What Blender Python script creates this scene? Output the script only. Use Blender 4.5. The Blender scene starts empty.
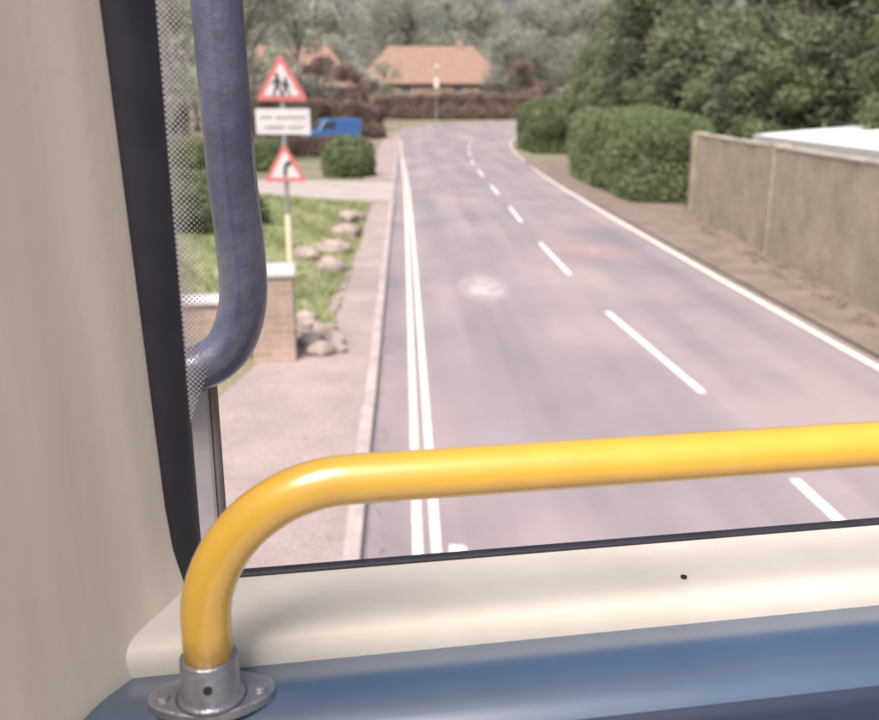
import bpy, math, random
import numpy as np
from mathutils import Vector, Matrix
random.seed(4); np.random.seed(4)
S=bpy.context.scene
COL=S.collection
S.view_settings.view_transform='Standard'; S.view_settings.look='None'; S.view_settings.exposure=0
CH=3.7

# ---------------------------------------------------------------- materials
def new_mat(name):
    m=bpy.data.materials.new(name); m.use_nodes=True
    nt=m.node_tree; nt.nodes.clear()
    out=nt.nodes.new('ShaderNodeOutputMaterial')
    return m,nt,out
def noise(nt,scale,detail=5,rough=.6,coord='Object',stretch=None):
    tc=nt.nodes.new('ShaderNodeTexCoord'); n=nt.nodes.new('ShaderNodeTexNoise')
    n.inputs['Scale'].default_value=scale; n.inputs['Detail'].default_value=detail; n.inputs['Roughness'].default_value=rough
    if stretch:
        mp=nt.nodes.new('ShaderNodeMapping'); mp.inputs['Scale'].default_value=stretch
        nt.links.new(tc.outputs[coord],mp.inputs[0]); nt.links.new(mp.outputs[0],n.inputs['Vector'])
    else: nt.links.new(tc.outputs[coord],n.inputs['Vector'])
    return n.outputs['Fac']
def ramp(nt,fac,stops):
    r=nt.nodes.new('ShaderNodeValToRGB'); e=r.color_ramp.elements
    while len(e)<len(stops): e.new(0.5)
    for i,(p,c) in enumerate(stops):
        e[i].position=p; e[i].color=(*c,1)
    nt.links.new(fac,r.inputs[0]); return r.outputs[0]
def mix(nt,fac,a,b,mode='MIX'):
    m=nt.nodes.new('ShaderNodeMix'); m.data_type='RGBA'; m.blend_type=mode
    for sock,v in ((m.inputs[0],fac),(m.inputs[6],a),(m.inputs[7],b)):
        if hasattr(v,'links'): nt.links.new(v,sock)
        elif isinstance(v,(tuple,list)): sock.default_value=(*v,1)
        else: sock.default_value=v
    return m.outputs[2]
def basic(name,c1,c2=None,scale=5,rough=.6,metal=0,bump=0,bscale=None,coat=0,stretch=None,lo=.35,hi=.65,fine=None,coord='Object',coatr=.15,coatior=1.5):
    m,nt,out=new_mat(name); p=nt.nodes.new('ShaderNodeBsdfPrincipled')
    p.inputs['Roughness'].default_value=rough; p.inputs['Metallic'].default_value=metal
    if coat: p.inputs['Coat Weight'].default_value=coat; p.inputs['Coat Roughness'].default_value=coatr; p.inputs['Coat IOR'].default_value=coatior
    if c2 is None: c2=tuple(x*.85 for x in c1)
    n=noise(nt,scale,stretch=stretch,coord=coord)
    col=ramp(nt,n,[(lo,c1),(hi,c2)])
    if fine:
        n2=noise(nt,fine,detail=3,coord=coord)
        col=mix(nt,.5,col,ramp(nt,n2,[(.3,(.25,.25,.25)),(.7,(.75,.75,.75))]),'OVERLAY')
    nt.links.new(col,p.inputs['Base Color'])
    if bump:
        b=nt.nodes.new('ShaderNodeBump'); b.inputs['Strength'].default_value=bump; b.inputs['Distance'].default_value=.02
        nt.links.new(noise(nt,bscale or scale*4,coord=coord),b.inputs['Height']); nt.links.new(b.outputs[0],p.inputs['Normal'])
    nt.links.new(p.outputs[0],out.inputs[0]); return m
def leafmat(name,cols,scale=.9,trans=.5):
    m,nt,out=new_mat(name)
    n=noise(nt,scale,detail=6,rough=.75)
    col=ramp(nt,n,[(.33,cols[0]),(.5,cols[1]),(.66,cols[2])])
    oi=nt.nodes.new('ShaderNodeObjectInfo')
    h=nt.nodes.new('ShaderNodeHueSaturation')
    mr=nt.nodes.new('ShaderNodeMapRange'); mr.inputs[3].default_value=.85; mr.inputs[4].default_value=1.25
    nt.links.new(oi.outputs['Random'],mr.inputs[0]); nt.links.new(mr.outputs[0],h.inputs['Value']); nt.links.new(col,h.inputs['Color'])
    d=nt.nodes.new('ShaderNodeBsdfDiffuse'); t=nt.nodes.new('ShaderNodeBsdfTranslucent'); ms=nt.nodes.new('ShaderNodeMixShader')
    ms.inputs[0].default_value=trans
    nt.links.new(h.outputs[0],d.inputs[0]); nt.links.new(h.outputs[0],t.inputs[0])
    nt.links.new(d.outputs[0],ms.inputs[1]); nt.links.new(t.outputs[0],ms.inputs[2]); nt.links.new(ms.outputs[0],out.inputs[0])
    return m

def road_material():
    m,nt,out=new_mat('worn_asphalt'); p=nt.nodes.new('ShaderNodeBsdfPrincipled'); p.inputs['Roughness'].default_value=.55
    base=ramp(nt,noise(nt,.3,6,.6),[(.35,(.255,.225,.240)),(.65,(.315,.275,.285))])
    streak=ramp(nt,noise(nt,.8,4,.5,stretch=(1.6,.06,1)),[(.35,(.41,.41,.42)),(.65,(.59,.575,.575))])
    c=mix(nt,.7,base,streak,'OVERLAY')
    gr=ramp(nt,noise(nt,45,3,.7),[(.3,(.42,.42,.42)),(.7,(.6,.6,.6))])
    c=mix(nt,.5,c,gr,'OVERLAY')
    pt=ramp(nt,noise(nt,.4,3,.5,stretch=(1,.4,1)),[(.48,(0,0,0)),(.70,(.75,.75,.75))])
    c=mix(nt,pt,c,(.42,.335,.325))  # warmer pink patches put the soft glare on the road into the asphalt colour
    nt.links.new(c,p.inputs['Base Color'])
    b=nt.nodes.new('ShaderNodeBump'); b.inputs['Strength'].default_value=.12; b.inputs['Distance'].default_value=.01
    nt.links.new(noise(nt,70,2),b.inputs['Height']); nt.links.new(b.outputs[0],p.inputs['Normal'])
    nt.links.new(p.outputs[0],out.inputs[0]); return m
def paint_material(name,c):
    m,nt,out=new_mat(name); p=nt.nodes.new('ShaderNodeBsdfPrincipled'); p.inputs['Roughness'].default_value=.6
    f=ramp(nt,noise(nt,3.5,7,.8),[(.34,(.25,.25,.25)),(.50,(1,1,1))])
    nt.links.new(mix(nt,f,(.38,.32,.33),c),p.inputs['Base Color']); nt.links.new(p.outputs[0],out.inputs[0]); return m
def wall_material(name,c1,c2,c3,bw=.44,bh=.2,con=.9):
    m,nt,out=new_mat(name); p=nt.nodes.new('ShaderNodeBsdfPrincipled'); p.inputs['Roughness'].default_value=.9
    tc=nt.nodes.new('ShaderNodeTexCoord')
    sp=nt.nodes.new('ShaderNodeSeparateXYZ'); cb=nt.nodes.new('ShaderNodeCombineXYZ'); ad=nt.nodes.new('ShaderNodeMath')
    nt.links.new(tc.outputs['Object'],sp.inputs[0]); nt.links.new(sp.outputs[0],ad.inputs[0]); nt.links.new(sp.outputs[1],ad.inputs[1])
    nt.links.new(ad.outputs[0],cb.inputs[0]); nt.links.new(sp.outputs[2],cb.inputs[1])
    br=nt.nodes.new('ShaderNodeTexBrick'); br.inputs['Scale'].default_value=1
    br.inputs['Brick Width'].default_value=bw; br.inputs['Row Height'].default_value=bh; br.inputs['Mortar Size'].default_value=.014
    br.inputs['Color1'].default_value=(*c1,1); br.inputs['Color2'].default_value=(*c2,1); br.inputs['Mortar'].default_value=(*c3,1)
    nt.links.new(cb.outputs[0],br.inputs['Vector'])
    st=ramp(nt,noise(nt,.9,7,.7),[(.32,(.33,.36,.31)),(.68,(.65,.62,.60))])
    c=mix(nt,con,br.outputs[0],st,'OVERLAY')
    g=ramp(nt,noise(nt,5,5,.7),[(.55,(0,0,0)),(.75,(.35,.35,.35))])
    c=mix(nt,g,c,tuple(x*.6 for x in c1))
    nt.links.new(c,p.inputs['Base Color'])
    b=nt.nodes.new('ShaderNodeBump'); b.inputs['Strength'].default_value=.5; b.inputs['Distance'].default_value=.02
    nt.links.new(noise(nt,9,6,.7),b.inputs['Height']); nt.links.new(b.outputs[0],p.inputs['Normal'])
    nt.links.new(p.outputs[0],out.inputs[0]); return m

M={}
M['road']=road_material()
M['white']=paint_material('worn_white_paint',(.84,.82,.80))
M['yellowline']=paint_material('worn_pale_yellow_paint',(.84,.80,.69))
M['ground']=basic('rough_grass_earth',(.17,.18,.10),(.26,.225,.17),scale=.5,rough=.95,bump=.4,fine=12)
M['grass']=basic('verge_grass',(.20,.24,.10),(.31,.30,.17),scale=1.2,rough=.95,bump=.5,fine=18)
M['pave']=basic('pavement_tarmac',(.32,.26,.25),(.40,.325,.305),scale=1.1,rough=.9,bump=.3,bscale=60,fine=30)
M['dirt']=basic('dusty_verge',(.25,.195,.17),(.165,.13,.11),scale=1.3,rough=.95,bump=.4,fine=20)
M['drive']=basic('pale_driveway',(.37,.33,.32),(.44,.39,.37),scale=.8,rough=.9,fine=25)
M['kerb']=basic('kerb_stone',(.50,.43,.42),(.37,.32,.31),scale=3,rough=.9,bump=.3)
M['wall']=wall_material('weathered_stone_wall',(.415,.365,.30),(.385,.335,.275),(.37,.325,.27))
M['coping']=basic('coping_stone',(.44,.39,.33),(.34,.30,.25),scale=3,rough=.9,bump=.4)
M['pillarstone']=wall_material('pinkish_stone',(.40,.295,.255),(.34,.25,.22),(.40,.34,.31),.3,.11)
M['rock']=basic('pale_rock',(.44,.365,.335),(.24,.20,.175),scale=4,rough=.9,bump=.8,bscale=9)
M['bark']=basic('bark',(.22,.19,.165),(.33,.295,.26),scale=3,rough=.95,bump=.8,stretch=(3,3,.5))
M['leafdark']=leafmat('dark_leaves',[(.115,.135,.085),(.205,.235,.145),(.38,.41,.29)],1.0)
M['leafmid']=leafmat('mid_leaves',[(.15,.19,.105),(.24,.29,.16),(.36,.40,.25)],1.0)
M['leafpale']=leafmat('pale_hazed_spring_leaves',[(.33,.35,.30),(.44,.46,.39),(.58,.59,.51)],.7)  # early spring leaf tone, paled and greyed further so the colour carries distance haze
M['leafbrown']=leafmat('russet_leaves',[(.27,.205,.18),(.345,.265,.23),(.43,.345,.305)],.9)
M['hedge']=leafmat('hedge_leaves',[(.15,.20,.105),(.23,.29,.155),(.34,.39,.23)],2.0)
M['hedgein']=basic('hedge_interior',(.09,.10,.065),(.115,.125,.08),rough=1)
M['rooftile']=basic('brown_orange_tiles',(.30,.195,.15),(.25,.16,.125),scale=1.2,rough=.85,bump=.5,fine=9)
M['housewall']=wall_material('house_brick',(.34,.23,.19),(.30,.20,.165),(.38,.32,.28),.22,.075)
M['render']=basic('cream_render',(.55,.5,.42),(.45,.4,.34),scale=2,rough=.9)
M['pane']=basic('dark_window_pane',(.05,.055,.06),(.07,.075,.08),rough=.08)
M['frame']=basic('white_frame',(.75,.74,.7),(.65,.64,.6),rough=.5)
M['shedroof']=basic('white_sheet_roof',(.82,.82,.85),(.70,.72,.75),scale=1.5,rough=.5)
M['vanblue']=basic('blue_car_paint',(.06,.16,.40),(.05,.14,.36),rough=.3,coat=.6)
M['rubber']=basic('black_rubber',(.016,.015,.026),(.026,.025,.038),scale=20,rough=.6)
M['steel']=basic('grey_post_paint',(.28,.28,.28),(.36,.36,.36),scale=6,rough=.5,metal=.3)
M['red']=basic('sign_red',(.58,.17,.17),(.50,.15,.15),rough=.4)
M['signwhite']=basic('sign_white',(.62,.60,.62),(.53,.51,.53),rough=.4)
M['signblack']=basic('sign_black',(.04,.04,.04),(.05,.05,.05),rough=.4)
M['postyellow']=basic('cream_band',(.8,.76,.55),(.7,.66,.45),rough=.5)
# interior
M['rail']=basic('yellow_powder_coat',(.74,.435,.035),(.68,.39,.030),scale=18,rough=.42,coat=.9,coatr=.22,coatior=1.9,bump=.04,bscale=160)
M['sill']=basic('cream_moulding',(.70,.655,.585),(.60,.555,.485),scale=9,rough=.5,bump=.05,bscale=160,lo=.3,hi=.75)
M['pillar']=basic('beige_pillar_trim',(.84,.745,.62),(.66,.575,.475),scale=3,rough=.6,bump=.05,bscale=120,lo=.3,hi=.7,stretch=(3,3,.35))
M['dash']=basic('blue_dash_plastic',(.042,.085,.155),(.034,.07,.135),scale=9,rough=.4,bump=.03,bscale=220,coat=1.0,coatr=.26,coatior=2.3)
M['dashdark']=basic('navy_trim',(.018,.028,.06),(.014,.023,.05),scale=12,rough=.6)
M['metal']=basic('cast_alloy',(.44,.44,.47),(.30,.30,.34),scale=30,rough=.38,metal=.85,bump=.15,bscale=90)
M['arm']=basic('mirror_arm_plastic',(.06,.065,.12),(.125,.13,.20),scale=11,rough=.35,stretch=(1,1,.8),coat=.5,coatior=1.7,bump=.25,bscale=25,lo=.4,hi=.62)
M['trimgrey']=basic('grey_trim',(.46,.43,.44),(.36,.34,.35),scale=10,rough=.5)
M['wiper']=basic('brown_grey_strip',(.20,.16,.15),(.14,.12,.12),scale=10,rough=.5)
M['busout']=basic('bus_paint',(.5,.5,.52),(.45,.45,.47),rough=.4)

# ---------------------------------------------------------------- helpers
def link(o,parent=None):
    COL.objects.link(o)
    if parent is not None: o.parent=parent
    return o
def mesh_obj(name,verts,faces,mat,parent=None,smooth=False,loc=None):
    me=bpy.data.meshes.new(name); me.from_pydata([tuple(v) for v in verts],[],faces); me.update()
    for m in (mat if isinstance(mat,list) else [mat]): me.materials.append(m)
    if smooth: me.polygons.foreach_set('use_smooth',[True]*len(me.polygons))
    o=bpy.data.objects.new(name,me)
    if loc: o.location=loc
    return link(o,parent)
def empty(name,loc=(0,0,0),rot=0,parent=None):
    o=bpy.data.objects.new(name,None); o.location=loc; o.rotation_euler=(0,0,rot); o.empty_display_size=.3
    return link(o,parent)
def tag(o,label,cat,group=None):
    o['label']=label; o['category']=cat
    if group: o['group']=group
def bevel(o,w,seg=2):
    m=o.modifiers.new('bevel','BEVEL'); m.width=w; m.segments=seg; m.limit_method='ANGLE'; return o
def box_vf(x0,x1,y0,y1,z0,z1):
    v=[(x0,y0,z0),(x1,y0,z0),(x1,y1,z0),(x0,y1,z0),(x0,y0,z1),(x1,y0,z1),(x1,y1,z1),(x0,y1,z1)]
    return v,[(0,3,2,1),(4,5,6,7),(0,1,5,4),(1,2,6,5),(2,3,7,6),(3,0,4,7)]
def box(name,x0,x1,y0,y1,z0,z1,mat,parent=None,bev=0):
    v,f=box_vf(x0,x1,y0,y1,z0,z1); o=mesh_obj(name,v,f,mat,parent)
    if bev: bevel(o,bev)
    return o
def tube_vf(pts,radii,n=12,cap=True):
    pts=[Vector(p) for p in pts]; V=[];F=[]
    if not isinstance(radii,(list,tuple)): radii=[radii]*len(pts)
    t0=(pts[1]-pts[0]).normalized(); up=Vector((0,0,1)) if abs(t0.z)<.9 else Vector((1,0,0))
    nrm=t0.cross(up).normalized()
    for i,p in enumerate(pts):
        t=(pts[min(i+1,len(pts)-1)]-pts[max(i-1,0)]).normalized()
        nrm=(nrm-t*nrm.dot(t)).normalized(); b=t.cross(nrm)
        for k in range(n):
            a=2*math.pi*k/n; V.append(p+(nrm*math.cos(a)+b*math.sin(a))*radii[i])
    for i in range(len(pts)-1):
        for k in range(n):
            k2=(k+1)%n; F.append((i*n+k,i*n+k2,(i+1)*n+k2,(i+1)*n+k))
    if cap:
        F.append(tuple(range(n-1,-1,-1))); F.append(tuple((len(pts)-1)*n+k for k in range(n)))
    return V,F
def join_vf(parts):
    V=[];F=[]
    for v,f in parts:
        o=len(V); V+=list(v); F+=[tuple(i+o for i in q) for q in f]
    return V,F
def cr(pts,sub=10):
    out=[]; P=[np.array(p,float) for p in pts]; n=len(P)
    for i in range(n-1):
        p0=P[max(i-1,0)];p1=P[i];p2=P[i+1];p3=P[min(i+2,n-1)]
        for k in range(sub):
            t=k/sub
            out.append(.5*((2*p1)+(-p0+p2)*t+(2*p0-5*p1+4*p2-p3)*t*t+(-p0+3*p1-3*p2+p3)*t**3))
    out.append(P[-1]); return out
def quads_mesh(name,Q,mats,matidx=None,extra=None):
    n=len(Q); V=Q.reshape(-1,3); idx=np.arange(n*4)
    ev,ef=(extra if extra else ([],[]))
    me=bpy.data.meshes.new(name)
    nv=len(V)+len(ev)
    me.vertices.add(nv); allv=np.vstack([V,np.array([tuple(e) for e in ev]).reshape(-1,3)]) if len(ev) else V
    me.vertices.foreach_set('co',allv.astype(np.float32).ravel())
    loops=list(idx)+[i+len(V) for f in ef for i in f]
    starts=list(np.arange(n)*4); s=n*4; 
    for f in ef: starts.append(s); s+=len(f)
    me.loops.add(len(loops)); me.loops.foreach_set('vertex_index',loops)
    me.polygons.add(len(starts)); me.polygons.foreach_set('loop_start',starts)
    if len(mats)>1: me.polygons.foreach_set('material_index',[0]*n+[1]*len(ef))
    me.update(calc_edges=True); me.validate()
    for m in mats: me.materials.append(m)
    return me
def leaf_quads(P,size,rng,flat=0):
    n=len(P)
    a=rng.normal(size=(n,3)); a/=np.linalg.norm(a,axis=1)[:,None]
    b=rng.normal(size=(n,3)); b-=a*(a*b).sum(1)[:,None]; b/=np.linalg.norm(b,axis=1)[:,None]
    s=size*rng.uniform(.6,1.4,n)[:,None]
    a*=s; b*=s*.55
    return np.stack([P-a,P+b*.9-a*.1,P+a,P-b*.9+a*.1],1)
def blob_points(c,r,n,rng):
    d=rng.normal(size=(n,3)); d/=np.linalg.norm(d,axis=1)[:,None]
    rad=rng.uniform(.25,1,n)**.45*rng.normal(1,.1,n)
    return np.array(c)+d*rad[:,None]*np.array(r)

# ---------------------------------------------------------------- terrain
def zt(x,y):
    if y<60: return 0.0
    if y<150: return .00026*(y-60)**2
    return .00026*90**2+.0468*(y-150)*.6
xs=[-400,-200,-120,-70,-40,-25,-15,-8,-4,-2,-.56,-.40,1,3,5,8,12,18,26,36,50,80,120,200,400]
ys=[-150,-60,-20,0,20,40,60]+list(range(62,200,3))+[220,260,320,400,600]
V=[];F=[]
for y in ys:
    for x in xs:
        V.append((x,y,zt(x,y)+(.07 if x<-.5 else -.03)))
nx=len(xs)
for j in range(len(ys)-1):
    for i in range(nx-1):
        F.append((j*nx+i,j*nx+i+1,(j+1)*nx+i+1,(j+1)*nx+i))
g=mesh_obj('ground',V,F,M['ground']); g['kind']='structure'

Lp=cr([(-.40,-8),(-.40,20),(-.44,45),(-.5,70),(-.6,88),(-.75,100),(.6,110),(5,117),(12,122),(24,128),(55,138),(110,150)],14)
Rp=cr([(7.1,-8),(6.98,20),(7.2,42),(7.8,58),(8.8,74),(10.4,86),(13.6,95),(18,101),(25,106),(36,112),(65,122),(120,134)],14)
def ribbon(name,A,B,mat,dz,nc=8,z=zt,kind='structure'):
    V=[];F=[];n=len(A)
    for a,b in zip(A,B):
        for k in range(nc+1):
            p=a+(b-a)*k/nc; V.append((p[0],p[1],z(p[0],p[1])+dz))
    for i in range(n-1):
        for k in range(nc): F.append((i*(nc+1)+k,i*(nc+1)+k+1,(i+1)*(nc+1)+k+1,(i+1)*(nc+1)+k))
    o=mesh_obj(name,V,F,mat); o['kind']=kind; return o
ribbon('road',Lp,Rp,M['road'],0,12)
def offs(A,B,d,w,rng=None):
    a=[];b=[]
    for p,q in zip(A,B):
        u=(q-p)/np.linalg.norm(q-p); a.append(p+u*d); b.append(p+u*(d+w))
    if rng: a=a[rng[0]:rng[1]];b=b[rng[0]:rng[1]]
    return a,b
for d in (.44,.60):
    a,b=offs(Lp,Rp,d,.085,(0,56)); ribbon('double_yellow_line',a,b,M['yellowline'],.005,1)
a,b=offs(Rp,Lp,.14,.13,(0,110)); ribbon('edge_line',a,b,M['yellowline'],.005,1)
dashes=[((4.02,3.6),(3.93,8.3)),((3.9,11.1),(3.67,15.85)),((3.64,19.45),(3.65,24.1)),((3.7,28.4),(3.8,32.6)),((3.85,37),(3.95,41.5)),((4.0,46),(4.1,50.5)),((4.2,55),(4.4,59.5)),((4.6,64),(4.9,68.5)),((5.2,73),(5.5,77.5)),((5.9,82),(6.4,86))]
for i,(p,q) in enumerate(dashes):
    p=np.array(p);q=np.array(q)
    A=[p+(q-p)*k/4-np.array([.055,0]) for k in range(5)];B=[c+np.array([.11,0]) for c in A]
    ribbon('centre_line',A,B,M['white'],.005,1)
def flatpoly(name,pts,mat,z,kind='structure'):
    o=mesh_obj(name,[(x,y,z) for x,y in pts],[tuple(range(len(pts)))],mat); o['kind']=kind; return o
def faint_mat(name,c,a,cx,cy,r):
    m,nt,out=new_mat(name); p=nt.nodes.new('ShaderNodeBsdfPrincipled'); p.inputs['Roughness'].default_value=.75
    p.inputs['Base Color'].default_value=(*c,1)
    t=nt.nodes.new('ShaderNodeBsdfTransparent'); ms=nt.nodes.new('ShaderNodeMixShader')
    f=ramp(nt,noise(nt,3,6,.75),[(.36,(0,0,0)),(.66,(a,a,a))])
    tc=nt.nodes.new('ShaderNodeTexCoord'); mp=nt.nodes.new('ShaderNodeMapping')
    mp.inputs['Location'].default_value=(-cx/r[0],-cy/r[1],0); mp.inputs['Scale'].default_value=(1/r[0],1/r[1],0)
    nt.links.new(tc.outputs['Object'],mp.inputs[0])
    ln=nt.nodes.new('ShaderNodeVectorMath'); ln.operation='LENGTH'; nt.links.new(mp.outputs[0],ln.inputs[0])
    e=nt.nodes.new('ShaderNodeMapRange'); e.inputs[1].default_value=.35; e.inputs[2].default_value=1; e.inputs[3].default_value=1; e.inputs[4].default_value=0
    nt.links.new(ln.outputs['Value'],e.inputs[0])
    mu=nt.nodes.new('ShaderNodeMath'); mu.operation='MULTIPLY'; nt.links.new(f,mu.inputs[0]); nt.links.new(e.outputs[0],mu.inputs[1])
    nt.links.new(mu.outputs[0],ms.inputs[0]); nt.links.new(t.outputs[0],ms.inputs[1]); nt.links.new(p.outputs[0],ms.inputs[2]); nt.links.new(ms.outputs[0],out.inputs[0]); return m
def oval(cx,cy,rx,ry,n=20): return [(cx+rx*math.cos(2*math.pi*k/n),cy+ry*math.sin(2*math.pi*k/n)) for k in range(n)]
flatpoly('worn_road_mark',oval(1.6,18.1,.6,1.6),faint_mat('faint_old_paint',(.75,.66,.66),1,1.6,18.1,(.6,1.6)),.005)
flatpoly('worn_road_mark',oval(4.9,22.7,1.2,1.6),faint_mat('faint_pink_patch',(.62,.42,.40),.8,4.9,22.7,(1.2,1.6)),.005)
flatpoly('worn_road_mark',[(.34,6.75),(.52,6.8),(.50,7.0),(.36,7.05)],M['white'],.005)

def prism(name,pts,z0,z1,mat,kind='structure'):
    n=len(pts); V=[(x,y,z0) for x,y in pts]+[(x,y,z1) for x,y in pts]
    F=[tuple(range(n,2*n)),tuple(range(n-1,-1,-1))]+[(i,(i+1)%n,n+(i+1)%n,n+i) for i in range(n)]
    o=mesh_obj(name,V,F,mat)
    if kind:o['kind']=kind
    return o
def kerb(y0,y1):
    parts=[]
    y=y0
    while y<y1-.1:
        ye=min(y+.9,y1); j=random.uniform(-.004,.004)
        v,f=box_vf(-.54+j,-.392+j,y+.003,ye-.003,-.06,.105+j)
        v=[(a,b,c+zt(a,b)) for a,b,c in v]; parts.append((v,f)); y=ye
    V,F=join_vf(parts); o=mesh_obj('kerb',V,F,M['kerb']); o['kind']='structure'; bevel(o,.01)
kerb(-3,33.5); kerb(43,98)
prism('pavement',[(-.543,-4),(-.543,33.5),(-1.3,33.3),(-1.15,24),(-1.4,15.5),(-2.1,12.5),(-2.5,10),(-2.8,-4)],-.02,.095,M['pave'])
A=[np.array([-1.9,y]) for y in range(43,99,3)];B=[np.array([-.543,y]) for y in range(43,99,3)]
ribbon('pavement',A,B,M['pave'],.097,1)
prism('driveway',[(-.402,34),(-.402,42.6),(-6,43.5),(-20,47),(-20,39),(-6,36)],-.02,.078,M['drive'])
A=[np.array([7.1+(.0 if y<42 else (y-42)*.03),y]) for y in range(-6,62,4)];B=[np.array([9.6+(.0 if y<30 else .6),y]) for y in range(-6,62,4)]
ribbon('verge',A,B,M['dirt'],.012,3)
gx=np.linspace(-7,-1.12,14); gy=np.linspace(14.2,33.6,24); V=[];F=[]
for y in gy:
    for x in gx:
        t=(-1.12-x)/6
        V.append((x,y,.085+.55*t**1.3+.05*math.sin(x*3+y*1.7)*min(1,t*5)))
n=len(gx)
for j in range(len(gy)-1):
    for i in range(n-1): F.append((j*n+i,j*n+i+1,(j+1)*n+i+1,(j+1)*n+i))
o=mesh_obj('grass_verge',V,F,M['grass'],smooth=True); o['kind']='structure'
rng=np.random.default_rng(2)
N=16000
px=rng.uniform(-7,-1.15,N); py=rng.uniform(9,33.4,N)
keep=(py>14.5)|(px<-2.9); px=px[keep];py=py[keep]
t=(-1.12-px)/6; pz=np.where(py>14.2,.085+.55*t**1.3,.07)
h=rng.uniform(.03,.11,len(px)); ang=rng.uniform(0,6.28,len(px)); w=.018
dx=np.cos(ang)*w;dy=np.sin(ang)*w
Q=np.stack([np.stack([px-dx,py-dy,pz-.02],1),np.stack([px+dx,py+dy,pz-.02],1),np.stack([px+dx*.3+dy*2,py+dy*.3,pz+h],1),np.stack([px-dx*.3+dy*2,py-dy*.3,pz+h],1)],1)
M['blade']=leafmat('grass_blades',[(.20,.24,.10),(.26,.30,.14),(.35,.34,.20)],1.5)
o=bpy.data.objects.new('grass',quads_mesh('grass',Q,[M['blade']])); link(o); o['kind']='stuff'; o['label']='tufty pale green grass on the roadside verge'; o['category']='grass'

# ---------------------------------------------------------------- vegetation
def tree_proto(H,tr,cr_,cb,nblob,nleaf,size,leaf,seed,spread=1.0,twigs=4):
    rng=np.random.default_rng(seed); parts=[]
    lean=rng.normal(0,.03,2)*H
    tp=[(lean[0]*t*t,lean[1]*t*t,H*.85*t) for t in (0,.08,.2,.4,.6,.8,1)]
    parts.append(tube_vf(tp,[tr*1.5,tr*1.05,tr*.9,tr*.7,tr*.5,tr*.3,tr*.1],9))
    Qs=[]
    for i in range(nblob):
        a=i*2.4+rng.uniform(-.4,.4); f=rng.uniform(0,1)
        z=cb+(H-cb)*(.12+.82*f); rr=cr_*math.sqrt(max(.05,1-((f-.35)/.75)**2))*rng.uniform(.35,.85)
        c=np.array([math.cos(a)*rr+lean[0]*.5,math.sin(a)*rr+lean[1]*.5,z])
        r=cr_*rng.uniform(.22,.42)*spread
        st=np.array([lean[0]*.3,lean[1]*.3,max(cb*.7,z-rr*.9-1)])
        mid=(st+c)/2+np.array([0,0,.15*rr])
        parts.append(tube_vf([st,mid,c],[tr*.32,tr*.2,tr*.06],6))
        for k in range(twigs):
            e=c+rng.normal(size=3)*r*.75; parts.append(tube_vf([mid*.4+c*.6,e],[tr*.09,tr*.03],4,False))
        P=blob_points(c,(r,r,r*.72),int(nleaf/nblob),rng); Qs.append(leaf_quads(P,size,rng))
    Q=np.vstack(Qs); V,F=join_vf(parts)
    tm=bpy.data.meshes.new('trunk'); tm.from_pydata([tuple(v) for v in V],[],F); tm.materials.append(M['bark']); tm.polygons.foreach_set('use_smooth',[True]*len(tm.polygons))
    return tm,quads_mesh('crown',Q,[leaf])
protos={
 'dark':[tree_proto(12,.28,4.2,1.2,34,15000,.18,M['leafdark'],s,1.1,7) for s in (1,2)],
 'mid':[tree_proto(10,.2,3.4,1.0,22,12000,.16,M['leafmid'],s,1.1) for s in (5,)],
 'pale':[tree_proto(15,.26,4.8,2.5,26,4600,.19,M['leafpale'],s,1.0,10) for s in (7,8)],
 'russet':[tree_proto(9,.2,3.6,1.0,20,7000,.17,M['leafbrown'],9,1.0,8)],
}
desc={'dark':('tall dense dark green tree behind the roadside hedge','trees shading the lane'),
 'mid':('leafy mid green tree beside the lane','trees shading the lane'),
 'pale':('thinly leaved pale grey green tree near the houses','pale spring trees'),
 'russet':('small russet brown tree by the far garden','russet garden trees')}
def put_tree(kind,x,y,s=1,v=0):
    tm,cm=protos[kind][v%len(protos[kind])]
    e=empty('tree',(x,y,zt(x,y)-.05),random.uniform(0,6.28)); e.scale=(s,s,s*random.uniform(.92,1.1))
    for nm,me in (('trunk',tm),('crown',cm)):
        link(bpy.data.objects.new(nm,me),e)
    tag(e,desc[kind][0],'tree',desc[kind][1])
for i,(x,y,s) in enumerate([(17,21,.95),(19,30,1.1),(15.5,36,.85),(22,41,1.1),(16,46,.95),(15,54,.9),(21,56,1.1),(16,64,.85),(27,28,1.1),(20,74,1.0),(27,50,1.2),(16.5,76,.7),(24,84,1.0),(32,66,1.2),(21,15,.9),(33,42,1.2),(38,90,1.2)]):
    put_tree('dark',x,y,s,i)
for i,(x,y,s) in enumerate([(13,61,.55),(13.8,50,.65),(17.5,88,.85),(30,100,1.1),(14.5,42,.6),(22,98,1.0),(13.6,33.5,.55),(14.5,26.5,.6)]): put_tree('mid',x,y,s,i)
for i,(x,y,s) in enumerate([(-9.5,57,.8),(-16,68,1),(-10,90,1),(-16,97,1.1),(-22,60,1),(-8,118,1.0),(-12,124,1.2),(2,155,1.3),(12,158,1.3),(21,146,1.2),(14.5,133,.85),(30,138,1.1),(-22,100,1.2),(-12,40,.8),(-3,156,1.3),(-28,80,1.2),(40,140,1.2),(26,165,1.4),(8,172,1.5),(-10,160,1.4),(-30,120,1.3),(50,130,1.2),(-19,34,.9),(16,170,1.6),(0,178,1.6),(24,180,1.7),(33,160,1.6),(38,172,1.8),(32,178,1.8),(29,150,1.4),(36,150,1.5),(-2.2,131.5,.55)]): put_tree('pale',x,y,s,i)
for i,(x,y,s) in enumerate([(-5.5,98,.75),(-12,72,.6),(17,131,.8),(-4.5,122,.6),(-9,100,.9),(-14,84,.8)]): put_tree('russet',x,y,s,i)

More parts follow.
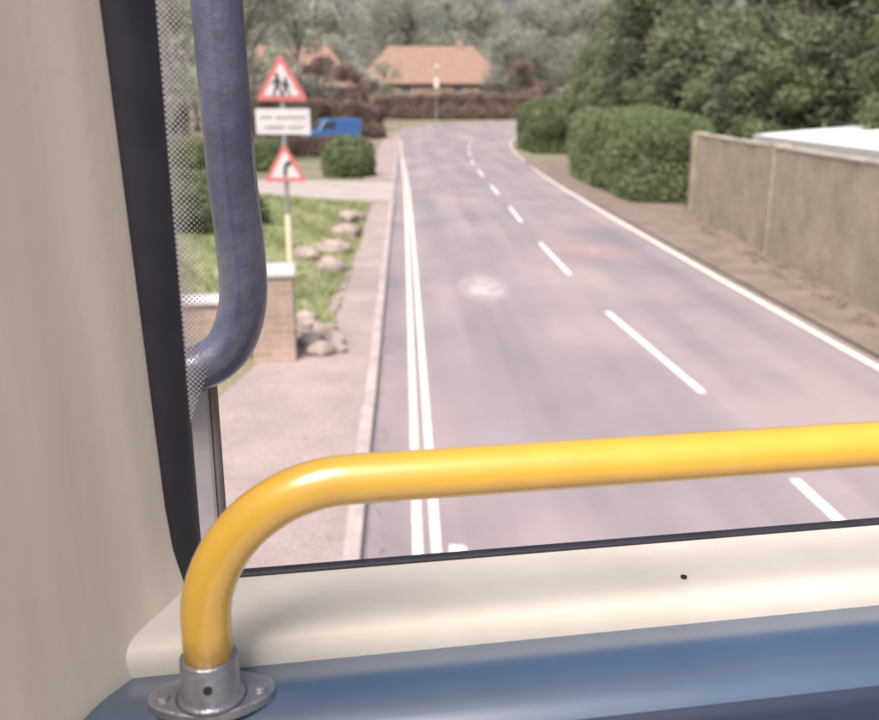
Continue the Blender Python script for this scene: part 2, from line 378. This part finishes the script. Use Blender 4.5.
def hedge(name,x0,x1,y0,y1,h,leaf,label,cat='hedge',dens=260,size=.055,rot=0,seed=0,group=None,round_=.25,wobk=.12):
    rng=np.random.default_rng(seed+10); w=x1-x0;d=y1-y0
    cx,cy=(x0+x1)/2,(y0+y1)/2
    area=2*(w+d)*h+w*d; n=int(min(60000,area*dens))
    P=rng.uniform(-1,1,(n,3)); 
    ax=rng.choice(5,n,p=np.array([d*h,d*h,w*h,w*h,w*d])/area)
    P[ax==0,0]=-1;P[ax==1,0]=1;P[ax==2,1]=-1;P[ax==3,1]=1;P[ax==4,2]=1
    q=np.abs(P)**4; P/=(1+round_*((q[:,0]*q[:,1]+q[:,0]*np.clip(P[:,2],0,1)**4+q[:,1]*np.clip(P[:,2],0,1)**4)))[:,None]**.4
    P=P*np.array([w/2,d/2,h/2])+np.array([0,0,h/2])
    wob=wobk*(np.sin(P[:,0]*2.1+seed)+np.sin(P[:,1]*1.7+2*seed)+np.sin(P[:,2]*2.9+P[:,1]*.9)+.6*np.sin(P[:,1]*4.7+P[:,2]*3))[:,None]
    dirv=(P-np.array([0,0,h*.45])); dirv/=np.linalg.norm(dirv,axis=1)[:,None]+1e-6
    P=P+dirv*wob+rng.normal(0,.07,(n,3)); P[:,2]=np.maximum(P[:,2],.02)
    Q=leaf_quads(P,size,rng)
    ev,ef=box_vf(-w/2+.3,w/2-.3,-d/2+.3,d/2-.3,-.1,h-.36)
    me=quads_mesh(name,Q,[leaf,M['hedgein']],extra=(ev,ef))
    o=bpy.data.objects.new(name,me); o.location=(cx,cy,zt(cx,cy)); o.rotation_euler=(0,0,rot); link(o); tag(o,label,cat,group); return o
hedge('hedge',8.5,11.6,33.5,47,3.1,M['hedge'],'tall clipped green hedge next to the stone wall',seed=1,size=.08,dens=480,wobk=.09,round_=.15)
hedge('hedge',9.2,12.0,66,76,3.4,M['hedge'],'rounded light green hedge on the bend',seed=2,size=.09,dens=260,round_=.4,wobk=.12)
hedge('hedge',11,14,50,62,3.0,M['leafdark'],'dark shady hedge behind the driveway opening',seed=3,size=.1,dens=200)
hedge('bush',-3.6,-1.7,44.2,47,1.9,M['hedge'],'small rounded green bush beside the driveway',cat='bush',seed=4,size=.07,dens=450,round_=1.2)
hedge('hedge',-4,20,127.5,130.5,3.0,M['leafbrown'],'russet brown hedge in front of the far house',seed=5,size=.14,dens=160,wobk=.3)
hedge('hedge',-16,-2.4,62,64.5,1.2,M['leafbrown'],'low russet hedge along the side garden',seed=6,size=.11,dens=250)
hedge('hedge',-16,-2.2,86,89,3.2,M['leafbrown'],'tall ragged russet hedge behind the parked van',seed=12,size=.13,dens=200,wobk=.3)
hedge('hedge',-9.5,-4.4,23,29,1.5,M['leafmid'],'shaggy mid green hedge behind the grass verge',seed=7,size=.08,dens=300,wobk=.2)
hedge('hedge',-13,-6.5,48.5,51,1.6,M['leafmid'],'low green hedge beside the driveway',seed=8,size=.09,dens=260)
hedge('hedge',-9,-5,13.5,18,1.4,M['leafmid'],'scruffy green hedge by the stone gate pier',seed=9,size=.07,dens=300)
hedge('hedge',16,40,118,124,2.6,M['leafmid'],'long green hedge on the outside of the bend',seed=11,size=.14,dens=120,rot=.25)
rng=np.random.default_rng(77); Qs=[]
for i in range(200):
    x=rng.uniform(-150,170); y=rng.uniform(185,215); z=rng.uniform(3,19)
    r=rng.uniform(4,7); Qs.append(leaf_quads(blob_points((x,y,z+zt(x,y)-2),(r,r,r*.8),380,rng),.5,rng))
o=bpy.data.objects.new('far_wood',quads_mesh('far_wood',np.vstack(Qs),[M['leafpale']])); link(o); o['kind']='stuff'; o['label']='hazy pale green wood beyond the village houses'; o['category']='wood'

# ---------------------------------------------------------------- stone wall
ang=math.atan2(-(9.9-7.75),31-6)
W=empty('stone_wall',(7.65,6,0),ang); Ln=math.hypot(2.15,25)
box('wall_face',0,.32,0,Ln,-.1,2.57,M['wall'],W)
V=[];F=[];parts=[];y=0
while y<Ln-.3:
    L=random.uniform(.5,.8); ye=min(y+L,Ln); j=random.uniform(-.012,.012)
    parts.append(box_vf(-.025+j,.345+j,y+.006,ye-.006,2.572,2.64+j)); y=ye
V,F=join_vf(parts); bevel(mesh_obj('coping',V,F,M['coping'],W),.015)
for k in range(3):
    y=Ln-.5-k*8.5
    box('pier',-.05,.38,y,y+.48,-.1,2.68,M['wall'],W,.01)
tag(W,'long weathered beige stone wall with coping and piers','wall')
rng=np.random.default_rng(5); P=[]
for i in range(110):
    t=rng.uniform(0,1); c=(7.6+2.15*t-.1+rng.uniform(-.5,.05),6+25*t,.02); s=rng.uniform(.3,.7); P.append(blob_points(c,(.2*s,.4*s,.07*s),22,rng))
o=bpy.data.objects.new('weeds',quads_mesh('weeds',leaf_quads(np.vstack(P),.03,rng),[M['leafbrown']])); link(o); o['kind']='stuff'; o['label']='dry scrubby weeds growing along the foot of the wall'; o['category']='weeds'
P=np.vstack([np.stack([rng.uniform(-.38,-.2,500),rng.uniform(5,33,500),np.full(500,.012)],1),np.stack([rng.uniform(6.9,8.3,900),rng.uniform(8,34,900),np.full(900,.02)],1),np.stack([rng.uniform(-2,-.6,350),rng.uniform(6,20,350),np.full(350,.102)],1)])
Q=leaf_quads(P,.022,rng); Q[:,:,2]=P[:,2][:,None]+(Q[:,:,2]-P[:,2][:,None])*.25
o=bpy.data.objects.new('fallen_leaves',quads_mesh('fallen_leaves',Q,[M['leafbrown']])); link(o); o['kind']='stuff'; o['label']='scattered dry leaves in the gutter and on the verge'; o['category']='leaves'

sh=empty('shed',(12.35,20.5,0),ang)
box('shed_wall',-1.8,1.8,-7,7,-.1,2.6,M['render'],sh)
V=[];F=[]; nseg=70
for i in range(nseg+1):
    y=-7.3+15.2*i/nseg; dz=.03*math.sin(i*math.pi/2)
    V+=[(-2.1,y,2.66+dz),(2.2,y,3.02+dz)]
for i in range(nseg): F.append((2*i,2*i+1,2*i+3,2*i+2))
o=mesh_obj('roof',V,F,M['shedroof'],sh); m=o.modifiers.new('s','SOLIDIFY'); m.thickness=.03
box('fascia',-2.14,-2.1,-7.3,7.9,2.5,2.68,M['frame'],sh)
box('door',-1.84,-1.8,-1,0,0,2.0,M['steel'],sh)
tag(sh,'low shed with a white corrugated sheet roof behind the wall','shed')

# ---------------------------------------------------------------- houses
def house(name,x,y,rot,w,d,hw,hr,wallm,label,chx=.2):
    H=empty(name,(x,y,zt(x,y)-.1),rot)
    box('wall',-w/2,w/2,-d/2,d/2,0,hw,wallm,H)
    o=.5; rl=w*.30
    v=[(-w/2-o,-d/2-o,hw),(w/2+o,-d/2-o,hw),(w/2+o,d/2+o,hw),(-w/2-o,d/2+o,hw),(-rl,0,hw+hr),(rl,0,hw+hr)]
    rf=mesh_obj('roof',v,[(0,1,5,4),(2,3,4,5),(1,2,5),(3,0,4),(3,2,1,0)],M['rooftile'],H)
    c=box('chimney',w*chx-.5,w*chx+.5,-.4,.4,hw+hr*.5,hw+hr+.9,M['housewall'],rf)
    for k in (-.22,.22): 
        vv,ff=tube_vf([(w*chx+k,0,hw+hr+.9),(w*chx+k,0,hw+hr+1.25)],.13,8); mesh_obj('chimney_pot',vv,ff,M['rooftile'],rf)
    box('door',-.5,.5,-d/2-.06,-d/2,0,2.1,M['frame'],H)
    floors=[1.0] if hw<4 else [1.0,3.1]
    for fz in floors:
        for k in (-.36,-.18,.18,.36):
            wx=k*w
            vf=[box_vf(wx-.75,wx-.68,-d/2-.07,-d/2-.01,fz,fz+1.2),box_vf(wx+.68,wx+.75,-d/2-.07,-d/2-.01,fz,fz+1.2),box_vf(wx-.68,wx+.68,-d/2-.07,-d/2-.01,fz,fz+.07),box_vf(wx-.68,wx+.68,-d/2-.07,-d/2-.01,fz+1.13,fz+1.2),box_vf(wx-.03,wx+.03,-d/2-.07,-d/2-.01,fz+.07,fz+1.13)]
            V,F=join_vf(vf); wn=mesh_obj('window',*box_vf(wx-.68,wx+.68,-d/2-.04,-d/2-.005,fz+.0,fz+1.2),M['pane'],H)
            mesh_obj('frame',V,F,M['frame'],wn)
    tag(H,label,'house'); return H
house('house',4.2,141,0,21,10,4.4,5.4,M['housewall'],'brick house with a hipped terracotta tiled roof')
house('house',-13,112,.15,14,9,4.6,4.6,M['housewall'],'two storey brick house with a russet tiled roof')
house('house',-24,76,.4,12,8,3.0,3.4,M['housewall'],'brick bungalow with a low hipped tiled roof',-.2)

lp=empty('street_lamp',(4.4,123.5,zt(4,123.5)))
v,f=tube_vf([(0,0,0),(0,0,1.2),(0,0,1.25),(0,0,6.6)],[.11,.11,.07,.05],10); mesh_obj('post',v,f,M['steel'],lp)
v,f=tube_vf([(0,0,6.6),(0,-.3,6.9),(0,-.9,7.0)],.04,8); mesh_obj('arm',v,f,M['steel'],lp)
box('lamp_head',-.3,.3,-1.2,-.6,6.75,7.05,M['frame'],lp,.06)
box('name_plate',-.3,.3,-.1,-.06,4.2,5.6,M['frame'],lp,.02)
tag(lp,'slim grey street lamp with a pale head on the bend','street lamp')

# ---------------------------------------------------------------- van
def van(x,y,rot):
    E=empty('parked_van',(x,y,zt(x,y)+.12),rot)
    prof=[(-2.3,.35),(2.2,.35),(2.35,.6),(2.3,1.0),(1.5,1.2),(.95,1.9),(.6,2.05),(-2.1,2.08),(-2.3,1.9)]
    n=len(prof); V=[(x,-.92,z) for x,z in prof]+[(x,.92,z) for x,z in prof]
    F=[tuple(range(n)),tuple(range(2*n-1,n-1,-1))]+[(i+n,(i+1)%n+n,(i+1)%n,i) for i in range(n)]
    bevel(mesh_obj('body',V,F,M['vanblue'],E),.09,3)
    for s in (-1,1):
        yy=.925*s
        v=[(.0,yy,1.25),(1.25,yy,1.25),(.85,yy,1.82),(.0,yy,1.85)]; mesh_obj('window',v,[(0,1,2,3)],M['pane'],E)
        box('headlight',2.25,2.36,.6*s-.16,.6*s+.16,.72,.92,M['frame'],E,.02)
        for wx in (-1.5,1.5):
            v,f=tube_vf([(wx,s*.72,.33),(wx,s*.94,.33)],.33,20); wh=mesh_obj('wheel',v,f,M['rubber'],E)
            v,f=tube_vf([(wx,s*.9,.33),(wx,s*.95,.33)],.18,14); mesh_obj('rim',v,f,M['steel'],wh)
    mesh_obj('windscreen',[(1.55,-.75,1.22),(1.55,.75,1.22),(1.03,.7,1.86),(1.03,-.7,1.86)],[(0,1,2,3)],M['pane'],E)
    tag(E,'blue van parked behind a low russet hedge','van')
van(-5.9,77,math.radians(205))

# ---------------------------------------------------------------- gate pier, low wall, rocks
gp=empty('gate_pier',(-1.9,12.75,.05),.1)
box('pier_shaft',-.31,.31,-.3,.3,0,1.26,M['pillarstone'],gp,.03)
box('cap_stone',-.35,.35,-.34,.34,1.262,1.38,M['signwhite'],gp,.04)
tag(gp,'pinkish stone gate pier with a pale cap','gate pier')
lw=empty('low_wall',(-2.25,12.85,.05),.15)
box('wall_face',-4,-.03,-.15,.15,0,.85,M['pillarstone'],lw,.02)
box('coping',-4.05,-.03,-.2,.2,.852,.95,M['signwhite'],lw,.02)
tag(lw,'low pinkish stone garden wall beside the gate pier','wall')
def rock(x,y,z,s,seed,label):
    rng=np.random.default_rng(seed); import bmesh
    bm=bmesh.new(); bmesh.ops.create_icosphere(bm,subdivisions=3,radius=1)
    ph=rng.uniform(0,6,6)
    for v in bm.verts:
        c=v.co; k=1+.16*math.sin(3*c.x+ph[0])+.14*math.sin(4*c.y+ph[1])+.12*math.sin(5*c.z+ph[2])+.08*math.sin(9*c.x+7*c.y+ph[3])
        k=min(k,1.05); v.co=Vector((c.x*s[0],c.y*s[1],c.z*s[2]))*k
    me=bpy.data.meshes.new('boulder'); bm.to_mesh(me); bm.free(); me.materials.append(M['rock'])
    o=bpy.data.objects.new('boulder',me); o.location=(x,y,z); o.rotation_euler=(0,0,rng.uniform(0,3)); link(o); tag(o,label,'boulder','boulders along the grass verge')
for i,(x,y,s) in enumerate([(-1.65,19.8,.36),(-1.8,22.2,.42),(-1.6,24.8,.40),(-1.65,28,.46),(-2.3,21,.3)]):
    rock(x,y,.17,(s*1.2,s,.27),i,'pale weathered boulder on the edge of the grass verge')
for i,(x,y,s) in enumerate([(-1.25,12.9,.2),(-1.45,13.4,.22),(-1.1,13.5,.16),(-1.3,14.1,.18),(-1.6,14.3,.2),(-1.0,13.0,.12),(-1.7,15,.2)]):
    rock(x,y,.14,(s*1.2,s,.15),20+i,'small pale stone in the heap beside the gate pier')

# ---------------------------------------------------------------- road sign
def tri_pts(size,r,cz,n=5):
    R=size/math.sqrt(3); out=[]
    for k in range(3):
        a=math.pi/2+k*2*math.pi/3; c=(math.cos(a)*(R-2*r),math.sin(a)*(R-2*r))
        for j in range(n+1):
            b=a-math.pi/3+(2*math.pi/3)*j/n; out.append((c[0]+math.cos(b)*r,c[1]+math.sin(b)*r+cz))
    return out
def plate(name,pts,y,mat,parent,th=.003):
    n=len(pts); V=[(x,y,z) for x,z in pts]+[(x,y+th,z) for x,z in pts]
    F=[tuple(range(n)),tuple(range(2*n-1,n-1,-1))]+[(i+n,(i+1)%n+n,(i+1)%n,i) for i in range(n)]
    return mesh_obj(name,V,F,mat,parent)
def circ(cx,cz,r,n=14): return [(cx+math.cos(2*math.pi*k/n)*r,cz+math.sin(2*math.pi*k/n)*r) for k in range(n)]
sg=empty('road_sign',(-2.12,16.6,.1),math.radians(-3))
v,f=tube_vf([(0,0,1.6),(0,0,4.2)],.045,12); mesh_obj('post',v,f,M['steel'],sg)
v,f=tube_vf([(0,0,-.1),(0,0,1.6)],.055,12); mesh_obj('lower_post',v,f,M['postyellow'],sg)
def triangle_sign(cz,size,kind):
    b=plate('triangular_plate',tri_pts(size,.04,cz),-.06,M['red'],sg,.01)
    plate('sign_face',tri_pts(size*.70,.02,cz),-.066,M['signwhite'],b)
    y=-.072; s=size/.9
    if kind=='walk':
        polys=[]
        for ox,k in ((-.07,1),(.08,.8)):
            z0=cz-.17*s
            polys.append((circ(ox,z0+.33*s*k,.035*s*k)))
            polys.append([(ox-.04*k,z0+.15*s*k),(ox+.04*k,z0+.15*s*k),(ox+.035*k,z0+.29*s*k),(ox-.035*k,z0+.29*s*k)])
            polys.append([(ox-.045*k,z0+.15*s*k),(ox-.09*k,z0),(ox-.05*k,z0),(ox,z0+.15*s*k)])
            polys.append([(ox,z0+.15*s*k),(ox+.05*k,z0),(ox+.09*k,z0),(ox+.045*k,z0+.15*s*k)])
            polys.append([(ox-.035*k,z0+.28*s*k),(ox-.10*k,z0+.19*s*k),(ox-.085*k,z0+.17*s*k),(ox-.03*k,z0+.23*s*k)])
            polys.append([(ox+.035*k,z0+.28*s*k),(ox+.03*k,z0+.23*s*k),(ox+.085*k,z0+.17*s*k),(ox+.10*k,z0+.19*s*k)])
    else:
        z0=cz-.16*s
        polys=[[(-.03,z0),(.03,z0),(.03,z0+.15),(-.03,z0+.15)],[(-.03,z0+.15),(.03,z0+.15),(.06,z0+.21),(.06,z0+.27),(.0,z0+.24)],[(.05,z0+.31),(.05,z0+.17),(.14,z0+.24)]]
    V=[];F=[]
    for i,p in enumerate(polys):
        o=len(V); V+=[(x,y-.0004*i,z) for x,z in p]; F.append(tuple(range(o,o+len(p))))
    mesh_obj('symbol',V,F,M['signblack'],b)
triangle_sign(3.86,.92,'walk')
pl=plate('supplementary_plate',[(-.48,3.02),(.48,3.02),(.48,3.46),(-.48,3.46)],-.06,M['signwhite'],sg,.01)
V=[];F=[]
for (x0,x1,z) in [(-.4,-.18,3.31),(-.12,.4,3.31),(-.34,.02,3.14),(.08,.36,3.14)]:
    o=len(V); V+=[(x0,-.064,z-.02),(x1,-.064,z-.02),(x1,-.064,z+.02),(x0,-.064,z+.02)]; F.append((o,o+1,o+2,o+3))
mesh_obj('lettering',V,F,M['steel'],pl)
triangle_sign(2.42,.78,'bend')
tag(sg,'post with two red bordered triangular warning signs and plate','road sign')

# ================================================================= BUS
bus=empty('bus',(0,0,0),math.radians(7.27))
tag(bus,'upper deck front of a bus with a yellow handrail','bus')
Z=lambda h: CH-h
def extr_u(name,prof,u0,u1,mat,parent=bus,n=1,smooth=True,sag=0):
    V=[];F=[];m=len(prof)
    for i in range(n+1):
        u=u0+(u1-u0)*i/n
        for v,h in prof: V.append((u,v,Z(h)))
    for i in range(n):
        for k in range(m-1): F.append((i*m+k,i*m+k+1,(i+1)*m+k+1,(i+1)*m+k))
    o=mesh_obj(name,V,F,mat,parent,smooth); return o
dp=[(.66,.427),(.64,.427),(.625,.4265),(.61,.425),(.60,.4243),(.59,.4245),(.58,.4262),(.57,.4295),(.56,.434),(.552,.439),(.547,.445)]
extr_u('dashboard',dp,-.5,2.05,M['dash'])
extr_u('dash_front',[(.547,.445),(.543,.447),(.538,.455),(.53,.5),(.52,.7),(.50,1.1)],-.5,2.05,M['dashdark'])
sp=[(.629,.45),(.627,.424),(.6275,.416),(.630,.409),(.634,.4045),(.640,.4015),(.648,.400),(.67,.3985),(.70,.397),(.718,.3965)]
extr_u('window_sill',sp,-.2,2.05,M['sill'])
v,f=tube_vf([(.325,.655,Z(.3990)),(.325,.655,Z(.3975))],.0028,12); mesh_obj('screw',v,f,M['rubber'],bus)
extr_u('window_seal',[(.7145,.398),(.714,.3955),(.7155,.3935),(.719,.393),(.723,.393)],-.12,2.0,M['rubber'])
def lean(h): return .0165*max(0,min(1.6,(.42-h)/.5))
pp=cr([(-.107,.707),(-.1215,.679),(-.139,.649),(-.175,.577),(-.2215,.493),(-.3055,.355),(-.38,.18),(-.414,0),(-.42,-.4),(-.42,-1.0)],8)
V=[];F=[];hs=[.9,.6,.45,.43,.415,.40,.385,.36,.32,.25,.1,-.1,-.3,-.7]
for h in hs:
    if h<.43: fl=.016*max(0,1-(.43-h)/.11)**2
    else: fl=.016
    for (u,v) in pp:
        k=max(0,min(1,(v-.45)/.2))
        V.append((u+fl*k-lean(h)*k,v-fl*.3*k,Z(h)))
m=len(pp)
for i in range(len(hs)-1):
    for k in range(m-1): F.append((i*m+k,(i+1)*m+k,(i+1)*m+k+1,i*m+k+1))
mesh_obj('pillar_trim',V,F,M['pillar'],bus,True)
sl=cr([(-.1105,.7075),(-.1065,.705),(-.100,.706),(-.094,.711),(-.089,.719),(-.087,.728)],4)
V=[];F=[];hs=[.43,.36,.2,0,-.3,-.7]
for h in hs:
    for (u,v) in sl: 
        s_=(-.087-u)/.0235
        V.append((u-lean(h)*s_,v,Z(h)))
m=len(sl)
for i in range(len(hs)-1):
    for k in range(m-1): F.append((i*m+k,(i+1)*m+k,(i+1)*m+k+1,i*m+k+1))
mesh_obj('pillar_seal',V,F,M['rubber'],bus,True)
fm,nt,out=new_mat('frit_dots')
tc=nt.nodes.new('ShaderNodeTexCoord'); vr=nt.nodes.new('ShaderNodeTexVoronoi'); vr.inputs['Randomness'].default_value=0; vr.inputs['Scale'].default_value=340
mp=nt.nodes.new('ShaderNodeMapping'); mp.inputs['Rotation'].default_value=(0,math.radians(45),0)
nt.links.new(tc.outputs['Object'],mp.inputs[0]); nt.links.new(mp.outputs[0],vr.inputs['Vector'])
sx=nt.nodes.new('ShaderNodeSeparateXYZ'); nt.links.new(tc.outputs['Object'],sx.inputs[0])
mr=nt.nodes.new('ShaderNodeMapRange'); mr.inputs[1].default_value=.0; mr.inputs[2].default_value=.024; mr.inputs[3].default_value=.50; mr.inputs[4].default_value=.14; nt.links.new(sx.outputs[0],mr.inputs[0])
lt=nt.nodes.new('ShaderNodeMath'); lt.operation='LESS_THAN'; nt.links.new(vr.outputs['Distance'],lt.inputs[0]); nt.links.new(mr.outputs[0],lt.inputs[1])
t1=nt.nodes.new('ShaderNodeBsdfTransparent'); d1=nt.nodes.new('ShaderNodeBsdfDiffuse'); d1.inputs[0].default_value=(.40,.38,.40,1)
ms=nt.nodes.new('ShaderNodeMixShader'); nt.links.new(lt.outputs[0],ms.inputs[0]); nt.links.new(t1.outputs[0],ms.inputs[1]); nt.links.new(d1.outputs[0],ms.inputs[2]); nt.links.new(ms.outputs[0],out.inputs[0])
fb=mesh_obj('windscreen_edge_band',[(0,0,-.16),(.024,0,-.10),(.024,0,.9),(0,0,.9)],[(0,1,2,3)],fm,bus); fb.location=(-.089,.7245,Z(.1))
# handrail
R=.105; uc=-.0714+R; zt_=Z(.256); pts=[(2.0,.587,zt_),(1.2,.587,zt_),(.6,.587,zt_),(.2,.587,zt_)]
for k in range(0,19):
    a=math.pi/2*k/18; pts.append((uc-R*math.sin(a),.587,zt_-R+R*math.cos(a)))
pts.append((-.0714,.587,Z(.40)))
v,f=tube_vf(pts,.0178,32); hr=mesh_obj('handrail',v,f,M['rail'],bus,True)
v,f=tube_vf([(-.0714,.587,Z(.3855)),(-.0714,.587,Z(.387)),(-.0714,.587,Z(.415)),(-.0714,.587,Z(.4175)),(-.0714,.587,Z(.419))],[.0195,.0208,.0212,.023,.026],32); col=mesh_obj('collar',v,f,M['metal'],hr,True)
n=48; out_=[]
for k in range(n):
    a=2*math.pi*k/n; out_.append((-.0714+.046*math.cos(a),.590+.029*math.sin(a)*(1-.22*abs(math.cos(a)))))
V=[(x,y,Z(.4265)) for x,y in out_]+[(x,y,Z(.4200)) for x,y in out_]+[(-.0714+(x+.0714)*.95,.590+(y-.590)*.94,Z(.4192)) for x,y in out_]
F=[tuple(range(2*n,3*n))]+[(i,(i+1)%n,n+(i+1)%n,n+i) for i in range(n)]+[(n+i,n+(i+1)%n,2*n+(i+1)%n,2*n+i) for i in range(n)]
fl=mesh_obj('flange',V,F,M['metal'],hr)
for dx in (-.035,.035):
    v,f=tube_vf([(-.0714+dx,.588,Z(.4195)),(-.0714+dx,.588,Z(.4175)),(-.0714+dx,.588,Z(.4168))],[.0052,.005,.0035],16); mesh_obj('screw',v,f,M['metal'],fl)
v,f=tube_vf([(-.0714,.568,Z(.401)),(-.0714,.5645,Z(.401))],.0032,12); mesh_obj('set_screw',v,f,M['rubber'],col)
ap=cr([(-.056,.86,Z(-.5)),(-.054,.86,Z(-.2)),(-.052,.86,Z(-.05)),(-.049,.86,Z(.07)),(-.045,.86,Z(.14)),(-.047,.86,Z(.19)),(-.062,.86,Z(.228)),(-.09,.86,Z(.248)),(-.13,.86,Z(.255)),(-.2,.86,Z(.257))],6)
v,f=tube_vf(ap,.0225,20); mesh_obj('mirror_arm',v,f,M['arm'],bus,True)
box('corner_trim',-.125,-.086,.885,.90,Z(.9),Z(.255),M['trimgrey'],bus,.004)
box('wiper_arm',-.0855,-.078,.882,.892,Z(.9),Z(.255),M['wiper'],bus,.003)
box('front_panel',-.45,2.05,.735,.76,.4,Z(.43),M['busout'],bus,.01)

# ---------------------------------------------------------------- camera
cam=bpy.data.cameras.new('camera'); co=bpy.data.objects.new('camera',cam); COL.objects.link(co)
co.location=(0,0,CH); co.rotation_euler=(math.radians(90-16.1),0,math.radians(-2.23))
cam.sensor_width=36; cam.lens=36*900/879; cam.clip_start=.02; cam.clip_end=2000
cam.dof.use_dof=True; cam.dof.focus_distance=.9; cam.dof.aperture_fstop=6.3
S.camera=co
# ---------------------------------------------------------------- light
w=bpy.data.worlds.new('World'); S.world=w; w.use_nodes=True; nt=w.node_tree
sky=nt.nodes.new('ShaderNodeTexSky'); sky.sky_type='NISHITA'; sky.sun_disc=False
EL=math.radians(56); AZ=math.radians(-155)
sky.sun_elevation=EL; sky.sun_rotation=AZ; sky.dust_density=6; sky.air_density=1
nt.links.new(sky.outputs[0],nt.nodes['Background'].inputs[0]); nt.nodes['Background'].inputs[1].default_value=.15
sl=bpy.data.lights.new('sun','SUN'); sl.energy=4.9; sl.angle=math.radians(28); sl.color=(1,.91,.86)
so=bpy.data.objects.new('sun',sl); COL.objects.link(so)
d=Vector((math.sin(AZ)*math.cos(EL),math.cos(AZ)*math.cos(EL),math.sin(EL)))
so.rotation_euler=d.to_track_quat('Z','Y').to_euler()
